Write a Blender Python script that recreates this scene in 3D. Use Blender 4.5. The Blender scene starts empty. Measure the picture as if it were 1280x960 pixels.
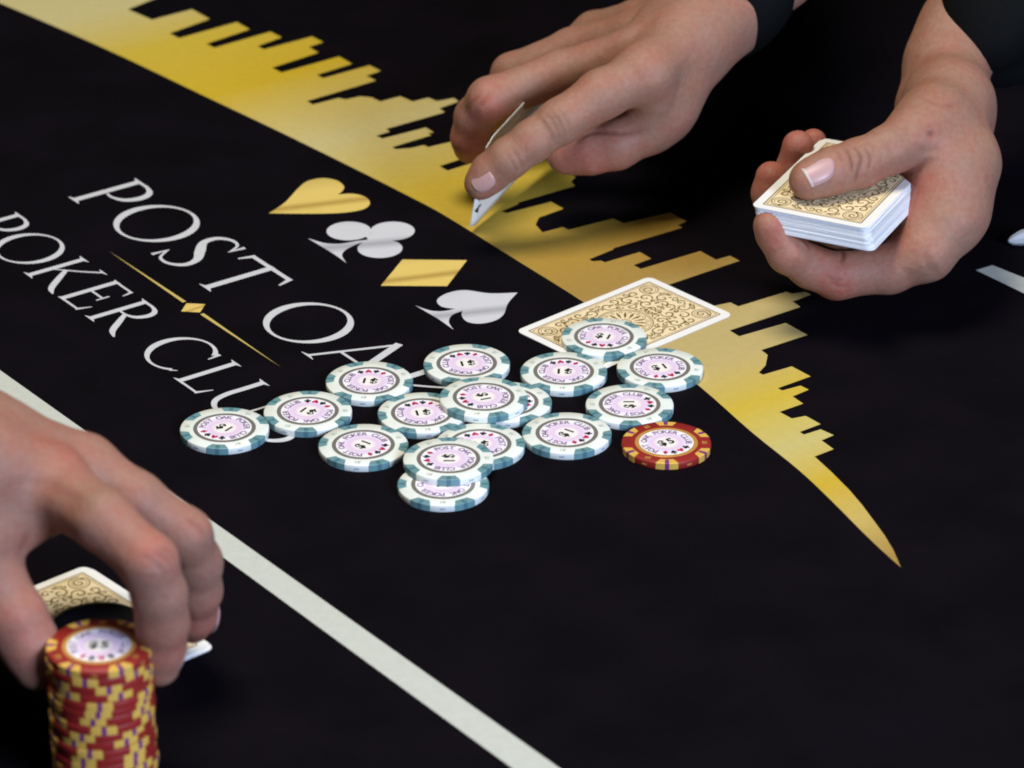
import bpy, bmesh, math, random
import numpy as np
from mathutils import Vector, Matrix
from mathutils.bvhtree import BVHTree
from mathutils.geometry import delaunay_2d_cdt

random.seed(7); np.random.seed(7)
SC = bpy.context.scene
COL = SC.collection
MM = 0.001

# ------------------------------------------------------------------ camera
W, H = 1280, 960                    # the photograph's own pixel grid
FPX = 5024.0                        # focal length in those pixels
ELEV = math.radians(27.0)
DIST = 1.806
CAM = np.array([0, -DIST * math.cos(ELEV), DIST * math.sin(ELEV)])
FWD = np.array([0, math.cos(ELEV), -math.sin(ELEV)])
RGT = np.array([1.0, 0, 0])
UPV = np.array([0, math.sin(ELEV), math.cos(ELEV)])
cd = bpy.data.cameras.new('camera'); cam = bpy.data.objects.new('camera', cd); COL.objects.link(cam)
cam.location = CAM; cam.rotation_euler = (math.radians(90) - ELEV, 0, 0)
cd.sensor_width = 36; cd.lens = 36 * FPX / W; cd.clip_start = 0.05; cd.clip_end = 50
cd.dof.use_dof = True; cd.dof.focus_distance = 1.80; cd.dof.aperture_fstop = 14
SC.camera = cam
SC.cycles.pixel_filter_type = 'BLACKMAN_HARRIS'; SC.cycles.filter_width = 1.9     # soft video picture

# ------------------------------------------------------------------ room light
wd = bpy.data.worlds.new('World'); SC.world = wd; wd.use_nodes = True
wd.node_tree.nodes['Background'].inputs[0].default_value = (0.55, 0.6, 0.75, 1)
wd.node_tree.nodes['Background'].inputs[1].default_value = 0.05

def area(name, loc, target, size, power, color):
    l = bpy.data.lights.new(name, 'AREA'); l.shape = 'DISK'; l.size = size; l.energy = power; l.color = color
    o = bpy.data.objects.new(name, l); COL.objects.link(o); o.location = loc
    o.rotation_euler = (Vector(target) - Vector(loc)).to_track_quat('-Z', 'Y').to_euler()
    return o
area('ceiling_lamp', (-0.22, -0.16, 1.75), (0.0, 0.05, 0), 0.70, 30, (1.0, 0.94, 0.82))
area('room_lamp', (1.15, -1.75, 0.88), (0.05, 0.0, 0), 0.7, 66, (0.57, 0.70, 1.0))

vs = SC.view_settings
vs.view_transform = 'Standard'; vs.look = 'None'; vs.exposure = 0.0; vs.gamma = 1.0; vs.use_curve_mapping = False

# ------------------------------------------------------------------ helpers
def P(px, py, z=0.0):
    """world point (metres) seen at photo pixel (px,py) at height z millimetres above the table"""
    d = FWD * FPX + RGT * (px - W / 2) + UPV * (H / 2 - py)
    t = (z * MM - CAM[2]) / d[2]
    return CAM + d * t

def G(px, py):
    q = P(px, py); return np.array([q[0], q[1]])

def project(V):
    q = np.asarray(V) - CAM
    dz = q @ FWD
    return np.stack([W / 2 + FPX * (q @ RGT) / dz, H / 2 - FPX * (q @ UPV) / dz], -1)

def link(name, me, mat=None, parent=None):
    o = bpy.data.objects.new(name, me); COL.objects.link(o)
    if mat is not None and len(me.materials) == 0: me.materials.append(mat)
    if parent is not None: o.parent = parent
    return o

def pydata(name, v, f, smooth=False):
    me = bpy.data.meshes.new(name); me.from_pydata([tuple(map(float, p)) for p in v], [], f); me.update()
    if smooth: me.polygons.foreach_set('use_smooth', [True] * len(me.polygons))
    return me

def empty(name, loc=(0, 0, 0), rz=0.0):
    o = bpy.data.objects.new(name, None); COL.objects.link(o); o.location = loc; o.rotation_euler = (0, 0, rz)
    o.empty_display_size = 0.01
    return o

def keep(o):
    """the mesh is in world coordinates: undo its parent's offset"""
    o.location = -o.parent.location
    return o

def tag(o, label, cat, group=None):
    o['label'] = label; o['category'] = cat
    if group: o['group'] = group
    return o

def catmull(pts, n=8, closed=False):
    p = np.array(pts, float); out = []
    m = len(p)
    for i in range(m if closed else m - 1):
        if closed: a, b, c, d = p[(i - 1) % m], p[i], p[(i + 1) % m], p[(i + 2) % m]
        else: a, b, c, d = p[max(i - 1, 0)], p[i], p[i + 1], p[min(i + 2, m - 1)]
        for k in range(n):
            t = k / n
            out.append(0.5 * (2 * b + (c - a) * t + (2 * a - 5 * b + 4 * c - d) * t * t + (3 * b - a - 3 * c + d) * t ** 3))
    if not closed: out.append(p[-1])
    return np.array(out)

# ------------------------------------------------------------------ materials
def principled(name, color, rough=0.5, spec=0.5, **kw):
    m = bpy.data.materials.new(name); m.use_nodes = True
    b = m.node_tree.nodes['Principled BSDF']
    b.inputs['Base Color'].default_value = (*color, 1); b.inputs['Roughness'].default_value = rough
    b.inputs['Specular IOR Level'].default_value = spec
    for k, v in kw.items(): b.inputs[k].default_value = v
    return m

def nd(m, t, **kw):
    n = m.node_tree.nodes.new(t)
    for k, v in kw.items(): setattr(n, k, v)
    return n

def add_noise(m, scale, amount, bump=0.0, bump_scale=None, dist=0.0001, detail=4):
    """multiply the base colour by a gentle noise and add a fine bump"""
    nt = m.node_tree; b = nt.nodes['Principled BSDF']; L = nt.links.new
    tc = nd(m, 'ShaderNodeTexCoord')
    n = nd(m, 'ShaderNodeTexNoise'); n.inputs['Scale'].default_value = scale; n.inputs['Detail'].default_value = detail
    L(tc.outputs['Object'], n.inputs['Vector'])
    mr = nd(m, 'ShaderNodeMapRange'); mr.inputs[3].default_value = 1 - amount; mr.inputs[4].default_value = 1 + amount
    L(n.outputs[0], mr.inputs[0])
    mx = nd(m, 'ShaderNodeMix', data_type='RGBA', blend_type='MULTIPLY'); mx.inputs[0].default_value = 1
    src = b.inputs['Base Color']
    if src.is_linked:
        L(src.links[0].from_socket, mx.inputs[6])
    else:
        mx.inputs[6].default_value = src.default_value[:]
    L(mr.outputs[0], mx.inputs[7]); L(mx.outputs[2], src)
    if bump:
        n2 = nd(m, 'ShaderNodeTexNoise'); n2.inputs['Scale'].default_value = bump_scale or scale * 4; n2.inputs['Detail'].default_value = 3
        L(tc.outputs['Object'], n2.inputs['Vector'])
        bp = nd(m, 'ShaderNodeBump'); bp.inputs['Strength'].default_value = bump; bp.inputs['Distance'].default_value = dist
        L(n2.outputs[0], bp.inputs['Height']); L(bp.outputs[0], b.inputs['Normal'])
    return m

def ramp_material(name, stops, axis, lo, hi, rough=0.6, spec=0.2, radial=False, warp=0.0):
    """printed gradient along a direction of the object's own plane (or along its radius)"""
    m = principled(name, (1, 1, 1), rough, spec); nt = m.node_tree; L = nt.links.new
    tc = nd(m, 'ShaderNodeTexCoord')
    if radial:
        ml = nd(m, 'ShaderNodeVectorMath', operation='MULTIPLY'); ml.inputs[1].default_value = (1, 1, 0)
        L(tc.outputs['Object'], ml.inputs[0])
        dt = nd(m, 'ShaderNodeVectorMath', operation='LENGTH'); L(ml.outputs[0], dt.inputs[0]); out = dt.outputs['Value']
    else:
        dt = nd(m, 'ShaderNodeVectorMath', operation='DOT_PRODUCT'); dt.inputs[1].default_value = (*axis, 0)
        L(tc.outputs['Object'], dt.inputs[0]); out = dt.outputs['Value']
    mr = nd(m, 'ShaderNodeMapRange'); mr.inputs[1].default_value = lo; mr.inputs[2].default_value = hi
    L(out, mr.inputs[0])
    cr = nd(m, 'ShaderNodeValToRGB'); r = cr.color_ramp
    while len(r.elements) > 1: r.elements.remove(r.elements[-1])
    r.elements[0].position = stops[0][0]; r.elements[0].color = (*stops[0][1], 1)
    for p, c in stops[1:]:
        e = r.elements.new(p); e.color = (*c, 1)
    L(mr.outputs[0], cr.inputs[0]); L(cr.outputs[0], nt.nodes['Principled BSDF'].inputs['Base Color'])
    return m

def srgb(r, g, b):
    f = lambda c: c / 12.92 if c <= 0.04045 else ((c + 0.055) / 1.055) ** 2.4
    return (f(r / 255), f(g / 255), f(b / 255))

M = {}
M['cloth'] = add_noise(principled('black_cloth', (0.0034, 0.0022, 0.0038), 0.9, 0.05), 22, 0.7, 0.6, 1500, 0.0002, 9)
M['white_print'] = add_noise(principled('white_print', (0.55, 0.55, 0.55), 0.75, 0.15), 260, 0.09, 0.4, 1500, 0.0002)
M['line_print'] = add_noise(principled('line_print', (0.50, 0.51, 0.44), 0.75, 0.15), 260, 0.09, 0.4, 1500, 0.0002)
M['chip_white'] = add_noise(principled('chip_white', (0.74, 0.77, 0.69), 0.45, 0.35), 110, 0.12, 0.15, 900, 0.0001)
M['chip_teal'] = add_noise(principled('chip_teal', (0.135, 0.265, 0.275), 0.45, 0.35), 160, 0.12, 0.15, 900, 0.0001)
M['chip_teal_dark'] = principled('chip_teal_dark', (0.075, 0.175, 0.20), 0.45, 0.35)
M['chip_red'] = add_noise(principled('chip_red', (0.27, 0.018, 0.014), 0.45, 0.35), 160, 0.12, 0.15, 900, 0.0001)
M['chip_yellow'] = add_noise(principled('chip_yellow', (0.66, 0.40, 0.07), 0.45, 0.35), 160, 0.08, 0.15, 900, 0.0001)
M['chip_purple'] = principled('chip_purple', (0.19, 0.03, 0.14), 0.45, 0.35)
M['chip_black'] = add_noise(principled('chip_black', (0.004, 0.0035, 0.005), 0.8, 0.1), 160, 0.12, 0.15, 900, 0.0001)
M['ring_grey'] = principled('ring_grey', (0.22, 0.20, 0.17), 0.35, 0.5, Metallic=0.25)
M['ring_gold'] = principled('ring_gold', (0.62, 0.33, 0.07), 0.35, 0.5, Metallic=0.25)
M['gold_metal'] = principled('gold_metal', (0.80, 0.56, 0.20), 0.25, 0.5, Metallic=1.0)
R = 19.5 * MM
M['inlay'] = ramp_material('inlay', [(0, (0.86, 0.83, 0.72)), (0.34, (0.86, 0.81, 0.76)), (0.50, (0.75, 0.57, 0.72)), (0.64, (0.76, 0.62, 0.78)), (0.80, (0.84, 0.79, 0.84)), (1, (0.88, 0.87, 0.86))], None, 0, R * 0.61, 0.35, 0.4, radial=True)
M['ink_black'] = principled('ink_black', (0.012, 0.012, 0.010), 0.4, 0.3)
M['ink_grey'] = principled('ink_grey', (0.22, 0.12, 0.24), 0.4, 0.3)
M['ink_pale'] = principled('ink_pale', (0.42, 0.45, 0.38), 0.4, 0.3)
M['ink_mark'] = principled('ink_mark', (0.30, 0.33, 0.42), 0.4, 0.3)
M['ink_red'] = principled('ink_red', (0.46, 0.012, 0.06), 0.4, 0.3)
M['card_white'] = principled('card_white', (0.84, 0.82, 0.76), 0.35, 0.4)
M['card_edge'] = add_noise(principled('card_edge', (0.80, 0.82, 0.86), 0.5, 0.3), 300, 0.06)
M['card_field'] = add_noise(principled('card_field', (0.84, 0.68, 0.41), 0.35, 0.4), 120, 0.10)
M['card_ink'] = principled('card_ink', (0.175, 0.115, 0.030), 0.35, 0.4)
M['plastic'] = principled('plastic_white', (0.42, 0.44, 0.45), 0.45, 0.4)
M['nail'] = principled('nail', (0.47, 0.275, 0.255), 0.38, 0.4, **{'Subsurface Weight': 0.15})
M['nail_tip'] = principled('nail_tip', (0.62, 0.49, 0.43), 0.4, 0.4)
M['nail'].node_tree.nodes['Principled BSDF'].inputs['Subsurface Radius'].default_value = (0.002, 0.0008, 0.0006)

def shirt_material():
    m = principled('black_shirt', (0.0035, 0.0040, 0.0042), 0.85, 0.08)
    return add_noise(m, 14, 0.35, 0.5, 700, 0.0006)
M['shirt'] = shirt_material()

def skin_material(name, base, red, pale):
    m = principled(name, base, 0.58, 0.26, **{'Subsurface Weight': 0.14, 'Subsurface Scale': 1.0})
    nt = m.node_tree; L = nt.links.new; b = nt.nodes['Principled BSDF']
    b.inputs['Subsurface Radius'].default_value = (0.0035, 0.0012, 0.0007)
    tc = nd(m, 'ShaderNodeTexCoord')
    at = nd(m, 'ShaderNodeAttribute', attribute_name='flush')
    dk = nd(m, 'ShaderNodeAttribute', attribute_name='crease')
    n1 = nd(m, 'ShaderNodeTexNoise'); n1.inputs['Scale'].default_value = 70; n1.inputs['Detail'].default_value = 7; n1.inputs['Roughness'].default_value = 0.62
    n2 = nd(m, 'ShaderNodeTexNoise'); n2.inputs['Scale'].default_value = 420; n2.inputs['Detail'].default_value = 3
    for n in (n1, n2): L(tc.outputs['Object'], n.inputs['Vector'])
    ad = nd(m, 'ShaderNodeMath', operation='MULTIPLY_ADD'); L(n1.outputs[0], ad.inputs[0]); ad.inputs[1].default_value = 1.7; ad.inputs[2].default_value = -0.70
    a2 = nd(m, 'ShaderNodeMath', operation='ADD', use_clamp=True); L(ad.outputs[0], a2.inputs[0]); L(at.outputs['Fac'], a2.inputs[1])
    mx = nd(m, 'ShaderNodeMix', data_type='RGBA'); mx.inputs[6].default_value = (*base, 1); mx.inputs[7].default_value = (*red, 1)
    L(a2.outputs[0], mx.inputs[0])
    sp = nd(m, 'ShaderNodeMapRange'); sp.inputs[1].default_value = 0.35; sp.inputs[2].default_value = 0.75; sp.inputs[3].default_value = 0.0; sp.inputs[4].default_value = 0.55
    L(n2.outputs[0], sp.inputs[0])
    m2 = nd(m, 'ShaderNodeMix', data_type='RGBA'); L(sp.outputs[0], m2.inputs[0]); L(mx.outputs[2], m2.inputs[6]); m2.inputs[7].default_value = (*pale, 1)
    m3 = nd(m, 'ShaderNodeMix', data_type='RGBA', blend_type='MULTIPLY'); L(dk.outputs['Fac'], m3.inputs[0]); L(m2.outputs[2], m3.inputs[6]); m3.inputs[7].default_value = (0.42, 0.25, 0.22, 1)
    L(m3.outputs[2], b.inputs['Base Color'])
    v = nd(m, 'ShaderNodeTexVoronoi', feature='DISTANCE_TO_EDGE'); v.inputs['Scale'].default_value = 620; L(tc.outputs['Object'], v.inputs['Vector'])
    bp = nd(m, 'ShaderNodeBump'); bp.inputs['Strength'].default_value = 0.45; bp.inputs['Distance'].default_value = 0.0003
    L(v.outputs['Distance'], bp.inputs['Height'])
    b2 = nd(m, 'ShaderNodeBump'); b2.inputs['Strength'].default_value = 0.7; b2.inputs['Distance'].default_value = 0.001
    n3 = nd(m, 'ShaderNodeTexNoise'); n3.inputs['Scale'].default_value = 130; n3.inputs['Detail'].default_value = 4; L(tc.outputs['Object'], n3.inputs['Vector'])
    L(n3.outputs[0], b2.inputs['Height']); L(bp.outputs[0], b2.inputs['Normal']); L(b2.outputs[0], b.inputs['Normal'])
    return m
M['skin_dealer'] = skin_material('skin_dealer', (0.285, 0.146, 0.094), (0.37, 0.100, 0.066), (0.35, 0.196, 0.134))
M['skin_player'] = skin_material('skin_player', (0.265, 0.135, 0.090), (0.36, 0.105, 0.072), (0.32, 0.18, 0.126))

# ------------------------------------------------------------------ flat print on the table
ANG = math.radians(-54.3)
EB = np.array([math.cos(ANG), math.sin(ANG)])        # along the lettering
EU = np.array([-EB[1], EB[0]])                       # up the letters
ORG = G(93.75, 250)
ZP = 0.15 * MM

def ccw(f):
    A = sum(f[i][0] * f[(i + 1) % len(f)][1] - f[(i + 1) % len(f)][0] * f[i][1] for i in range(len(f)))
    return list(f) if A > 0 else list(f)[::-1]

def flat(name, faces2d, mat, parent, z=ZP):
    """union of 2-D polygons (world metres) as one sheet without overlapping faces"""
    vs_, fs_ = [], []
    for f in map(ccw, faces2d):
        i0 = len(vs_); vs_ += [Vector((float(p[0]), float(p[1]))) for p in f]; fs_.append(list(range(i0, i0 + len(f))))
    r = delaunay_2d_cdt(vs_, [], fs_, 0, 1e-7)
    me = pydata(name, [(p.x, p.y, z) for p in r[0]], [list(f) for f, o in zip(r[2], r[5]) if o])
    for p in me.polygons:
        if p.normal.z < 0: p.flip()
    me.update()
    return link(name, me, mat, parent)

def ribbon(pts, widths, n=8, closed=False, smooth=True):
    p = np.array(pts, float); w = np.array(widths, float)
    q = np.concatenate([p, w[:, None]], 1)
    if smooth: q = catmull(q, n, closed)
    p, w = q[:, :2], np.maximum(q[:, 2], 2e-5)
    if closed: t = np.roll(p, -1, 0) - np.roll(p, 1, 0)
    else: t = np.gradient(p, axis=0)
    t /= np.linalg.norm(t, axis=1)[:, None] + 1e-12
    nn = np.stack([-t[:, 1], t[:, 0]], 1)
    a, b = p + nn * w[:, None] / 2, p - nn * w[:, None] / 2
    m = len(p)
    return [[a[i], a[(i + 1) % m], b[(i + 1) % m], b[i]] for i in range(m if closed else m - 1)]

def bar(a, b, wa, wb=None):
    return ribbon([a, b], [wa, wa if wb is None else wb], smooth=False)

def oval(c, rx, ry, thick, thin, n=44, a0=0.0, a1=2 * math.pi):
    """letter O: thick at its sides, thin at top and bottom"""
    f = []
    closed = abs(a1 - a0 - 2 * math.pi) < 1e-6
    ks = [a0 + (a1 - a0) * i / n for i in range(n + 1)]
    def pt(a, inner):
        t = math.cos(a - 0.22)
        th = thin + (thick - thin) * t * t if inner else 0
        return (c[0] + (rx - th) * math.cos(a), c[1] + (ry - th) * math.sin(a))
    for i in range(n):
        f.append([pt(ks[i], 0), pt(ks[i + 1], 0), pt(ks[i + 1], 1), pt(ks[i], 1)])
    return f

def serif(x, y, w, sgn, s):
    """small flared foot centred on a stem end"""
    return [[(x - w, y), (x + w, y), (x + w * 0.9, y + sgn * 0.45 * s), (x + 1.3 * s, y + sgn * 2.0 * s), (x - 1.3 * s, y + sgn * 2.0 * s), (x - w * 0.9, y + sgn * 0.45 * s)]]

def letter(ch, x, b, h, parent):
    """x = first stem, b = baseline, h = cap height (mm in the lettering frame)"""
    s = h / 38.0; T = 4.0 * s; t = 1.5 * s; top = b + h
    def stem(xx, y0=b, y1=top, sw=5.2, f=True, tp=True):
        o = bar((xx, y0), (xx, y1), T)
        if f: o += serif(xx, y0, sw * s, 1, s * 1.0)
        if tp: o += serif(xx, y1, sw * s, -1, s * 1.0)
        return o
    F = []
    X = lambda v: x + v * s
    Y = lambda v: b + v * s
    if ch == 'P':
        F = stem(x) + ribbon([(X(0), Y(36.8)), (X(8), Y(37)), (X(15), Y(34)), (X(17.2), Y(27.5)), (X(14.5), Y(20.5)), (X(8), Y(17.2)), (X(2.5), Y(17.6))], [t * 1.2, t * 1.3, T * 0.85, T * 1.05, T * 0.8, t * 1.1, t * 0.7])
    elif ch == 'R':
        F = stem(x) + ribbon([(X(0), Y(36.8)), (X(8), Y(37)), (X(14.5), Y(34.5)), (X(16.6), Y(29)), (X(14), Y(22.6)), (X(8), Y(19.6)), (X(1), Y(19.4))], [t * 1.2, t * 1.3, T * 0.85, T * 1.0, T * 0.8, t * 1.1, t])
        F += ribbon([(X(7), Y(19.5)), (X(14), Y(11)), (X(21), Y(3)), (X(28.5), Y(-0.6))], [T * 0.7, T, T * 0.95, t * 0.6])
    elif ch == 'B':
        F = stem(x) + ribbon([(X(0), Y(36.8)), (X(7), Y(37)), (X(13), Y(34.5)), (X(14.8), Y(29.5)), (X(12), Y(23.5)), (X(6), Y(20.6)), (X(0), Y(20.4))], [t * 1.2, t * 1.3, T * 0.85, T, T * 0.8, t * 1.1, t])
        F += ribbon([(X(4), Y(20.6)), (X(12), Y(19.8)), (X(18), Y(15.5)), (X(19), Y(9.5)), (X(15), Y(3)), (X(8), Y(0.8)), (X(0), Y(0.8))], [t, t * 1.4, T * 0.9, T * 1.05, T * 0.8, t * 1.2, t])
    elif ch == 'O':
        F = oval((x, b + h / 2), 21.6 * s, 20.4 * s, 4.5 * s, 1.5 * s)
    elif ch == 'C':
        F = oval((x, b + h / 2), 21.0 * s, 20.4 * s, 4.6 * s, 1.5 * s, 36, math.radians(48), math.radians(312))
        F += bar((X(13.6), Y(36)), (X(14.6), Y(27.5)), t * 1.6, t * 0.6) + bar((X(13.4), Y(3.2)), (X(16.5), Y(6.5)), t * 1.0, t * 0.4)
    elif ch == 'S':
        F = ribbon([(X(18.5), Y(31)), (X(15), Y(37.0)), (X(8.5), Y(38)), (X(2.4), Y(33.5)), (X(2.6), Y(26)), (X(9.5), Y(19.6)), (X(17.0), Y(13.2)), (X(18.4), Y(5.6)), (X(12.5), Y(0.2)), (X(5), Y(0.4)), (X(0.2), Y(7))],
                   [t * 0.7, t * 1.0, t * 1.3, T * 0.8, T, T * 1.3, T, T * 0.8, t * 1.3, t, t * 0.8])
        F += bar((X(19.2), Y(38.6)), (X(18.6), Y(29.6)), t * 1.5, t * 0.5) + bar((X(-0.6), Y(-1)), (X(0), Y(8.4)), t * 1.5, t * 0.5)
    elif ch == 'T':
        F = stem(x, tp=False) + bar((X(-16.4), Y(36.6)), (X(16.4), Y(36.6)), t * 1.6)
        F += bar((X(-15.4), Y(37.6)), (X(-18.0), Y(29.5)), t * 1.9, t * 0.7) + bar((X(15.4), Y(37.6)), (X(18.0), Y(29.5)), t * 1.9, t * 0.7)
    elif ch == 'A':
        F = bar((X(0), Y(0.8)), (X(15), Y(39.5)), t * 1.2) + bar((X(14.4), Y(40.5)), (X(30.5), Y(0.8)), T)
        F += bar((X(5.6), Y(14.5)), (X(24.5), Y(14.5)), t)
        F += serif(X(0), Y(0), 5.0 * s, 1, s * 0.7) + serif(X(30.5), Y(0), 5.4 * s, 1, s)
    elif ch == 'K':
        F = stem(x) + ribbon([(X(1.5), Y(16.5)), (X(13), Y(27)), (X(22), Y(36.8))], [t * 0.8, t, t * 1.1])
        F += ribbon([(X(7.0), Y(21.5)), (X(15), Y(11.5)), (X(23), Y(2.6)), (X(30), Y(-0.6))], [T * 0.7, T, T * 0.95, t * 0.6]) + serif(X(22), Y(38), 4.6 * s, -1, s * 0.7)
    elif ch == 'E':
        F = stem(x, sw=3.4) + bar((X(0), Y(37)), (X(17), Y(37)), t) + bar((X(0), Y(19.6)), (X(14), Y(19.6)), t) + bar((X(0), Y(0.9)), (X(17.5), Y(0.9)), t)
        F += bar((X(16.6), Y(37.7)), (X(18.2), Y(30.5)), t * 1.5, t * 0.5) + bar((X(14), Y(24)), (X(14), Y(15.4)), t * 0.9) + bar((X(17), Y(0)), (X(20), Y(9)), t * 1.5, t * 0.5)
    elif ch == 'L':
        F = stem(x) + bar((X(0), Y(0.9)), (X(17.5), Y(0.9)), t) + bar((X(17), Y(0)), (X(20.5), Y(10)), t * 1.5, t * 0.5)
    elif ch == 'U':
        F = serif(x, top, 5.2 * s, -1, s) + serif(X(25), top, 4.6 * s, -1, s * 0.7)
        F += ribbon([(X(0), Y(38)), (X(0), Y(25)), (X(0), Y(13)), (X(3.2), Y(3.8)), (X(11.5), Y(-0.6)), (X(20), Y(2.4)), (X(24.4), Y(10.5)), (X(25), Y(25)), (X(25), Y(38))], [T, T, T, T * 0.9, t * 1.7, t * 1.3, t * 1.2, t, t])
    g = [[ORG + EB * (p[0] * MM) + EU * (p[1] * MM) for p in f] for f in F]
    return flat('letter', g, M['white_print'], parent)

table = empty('poker_table', (0, 0, 0))
tag(table, 'black cloth poker table printed with gold skyline, white lettering and white betting lines', 'table')

def table_top():
    x0, x1, y0, y1, r = -0.95, 1.05, -0.62, 0.57, 0.16
    pts = []
    for cx, cy, a in ((x1 - r, y1 - r, 0), (x0 + r, y1 - r, 90), (x0 + r, y0 + r, 180), (x1 - r, y0 + r, 270)):
        for k in range(13):
            t = math.radians(a + k * 7.5); pts.append((cx + r * math.cos(t), cy + r * math.sin(t)))
    n = len(pts); prof = [(-0.004, 0.0), (0.0, -0.002), (0.0, -0.03)]
    v, f = [], []
    for dx, z in prof:
        for p in pts:
            d = np.array([p[0] - 0.05, p[1] + 0.02]); d /= np.linalg.norm(d); v.append((p[0] + d[0] * dx, p[1] + d[1] * dx, z))
    f.append(list(range(n)))
    for k in range(2):
        for i in range(n): f.append([k * n + i, (k + 1) * n + i, (k + 1) * n + (i + 1) % n, k * n + (i + 1) % n])
    f.append(list(range(3 * n - 1, 2 * n - 1, -1)))
    return link('playing_surface', pydata('playing_surface', v, f), M['cloth'], table)
table_top()

# skyline: outline read off the cloth, lying on the table plane
SKY = [(-330, -110), (-180, -62), (-40, -12), (120, 56), (256, 120.5), (349, 164.7), (436, 207.5), (518, 249), (560, 272), (645, 325), (728, 377), (800, 427), (873.7, 482.6), (939, 540), (998, 587.5), (1040, 627), (1077.6, 664.8), (1104, 690), (1126, 709.5),
       (1117, 688.5), (1106, 670), (1093.5, 653), (1078, 632), (1061.8, 613), (1040, 591), (1018.2, 571),
       (1042, 561.8), (1026.9, 550.8), (1042.2, 544.3), (1025.8, 537), (1005, 543.6), (999.5, 540.3), (1025.8, 530.5), (1007.2, 520.2), (989.7, 523.5), (974.4, 515.2), (1003.9, 504.9), (990.8, 495.9), (1011, 487.4), (1000.6, 482.4), (977.7, 488.5), (972.2, 485.6), (1013.3, 470.8), (989.7, 458.3), (953.6, 468.8), (948.6, 466), (956.9, 457.2), (959.5, 444), (951.4, 438), (1009.4, 419), (982, 404), (924, 420.7), (912, 413.4), (1000.6, 384), (990.8, 377.3), (1013.8, 368.6), (1007, 365), (989.7, 367.5), (983, 364.9), (923, 383.3), (913, 378.4), (890.6, 383), (866, 390), (812, 364),
       (833.8, 356.9), (924.5, 326.3), (912.5, 320), (895, 325), (875.3, 314.2), (801, 336.5), (792, 331.7), (814, 323.6), (799.8, 315.3), (756, 328.4), (751.7, 326.2), (740.8, 327), (736.4, 324.5), (767, 312), (766.5, 310.6), (853.4, 284.7), (846.9, 282), (857.8, 277), (838, 266), (779.5, 279.4), (766.5, 273.4), (711, 287.5), (703.3, 284.2), (678, 290.8), (669.4, 281), (673.8, 272.2), (704.4, 261.3), (689, 252.5), (633.3, 266.7), (626.7, 264.5), (648.5, 255.2), (647.5, 253.6), (718.6, 232.8), (714, 227.3), (719.7, 221.9), (668, 190), (636, 198),
       (591.4, 203.7), (559.6, 213.6), (549.3, 208), (640, 178), (628, 171), (612, 174), (598, 166), (562.2, 177.9), (535.5, 184.3), (529.5, 181.8), (514, 185.3), (495.2, 186.8), (490, 184.3), (539, 169.3), (534.7, 166.7), (542.4, 165.9), (532.1, 159.8), (478, 173.6), (470.2, 170.2), (487.4, 164.7), (482.3, 161.6), (556, 140.6), (549.3, 135.8), (573.4, 127.2), (567.3, 122.9), (545.9, 126.8), (535.5, 122.4), (515.8, 127.2), (500.3, 120.7), (475.4, 127.2), (464, 122), (450.5, 120.7), (432.4, 124.6), (423, 122.9), (391.2, 131), (383.4, 126.8),
       (470, 101), (458, 95), (476, 89), (462, 82), (404, 98), (396, 94), (440, 80), (424, 71), (352, 91), (340, 85), (398, 66), (386, 59), (404, 53), (390, 46), (330, 62), (322, 58), (352, 47), (338, 40), (268, 60), (258, 55), (312, 37), (296, 28), (224, 48), (212, 42), (262, 24), (240, 12), (190, 25), (160, 12), (200, -4), (170, -18), (110, -2), (60, -24), (-40, -56), (-180, -90)]
GOLD_U = EB
gu = lambda px, py: float(G(px, py) @ GOLD_U)
lo, hi = gu(60, 30), gu(1126, 709)
gp = lambda px, py: (gu(px, py) - lo) / (hi - lo)
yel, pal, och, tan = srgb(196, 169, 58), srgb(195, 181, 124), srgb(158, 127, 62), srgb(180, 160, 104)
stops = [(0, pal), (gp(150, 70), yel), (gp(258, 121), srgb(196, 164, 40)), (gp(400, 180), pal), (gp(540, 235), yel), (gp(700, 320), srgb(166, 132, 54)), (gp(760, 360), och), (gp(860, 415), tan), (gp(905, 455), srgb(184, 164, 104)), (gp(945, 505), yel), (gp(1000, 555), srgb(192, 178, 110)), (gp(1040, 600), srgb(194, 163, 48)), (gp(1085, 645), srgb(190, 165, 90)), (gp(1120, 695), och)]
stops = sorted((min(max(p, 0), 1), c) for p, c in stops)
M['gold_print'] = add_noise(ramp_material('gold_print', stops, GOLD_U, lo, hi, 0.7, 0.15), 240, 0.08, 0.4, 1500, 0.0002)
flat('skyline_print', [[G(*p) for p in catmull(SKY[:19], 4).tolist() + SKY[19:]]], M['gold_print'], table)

def band(name, stops, p0, p1):
    a, b = G(*p0), G(*p1); d = (b - a) / np.linalg.norm(b - a)
    return add_noise(ramp_material(name, stops, d, float(a @ d), float(b @ d), 0.7, 0.15), 60, 0.05, 0.3, 2600, 0.0001)
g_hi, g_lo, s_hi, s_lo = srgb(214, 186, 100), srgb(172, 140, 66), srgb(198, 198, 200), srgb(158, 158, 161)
print_stops = lambda A, B: [(0, tuple(0.8 * c for c in A)), (0.30, A), (0.52, A), (0.62, B), (0.72, A), (1, A)]  # printed gradient: deeper tone at the start, a darker band across
flat('heart_symbol', [[G(*p) for p in catmull([(336, 266.9), (356, 253.5), (372, 236.4), (384, 227), (403, 223), (421, 226), (430, 233.5), (427, 240), (422, 243.4)], 6)[:-1].tolist() + catmull([(422, 243.4), (440.6, 242.6), (456, 246.2), (462.5, 254), (454.7, 261.6), (431, 266), (394, 267.4), (336, 266.9)], 6)[:-1].tolist()]], band('heart_gold', print_stops(g_hi, g_lo), (380, 225), (410, 275)), table)
club = []
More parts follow.
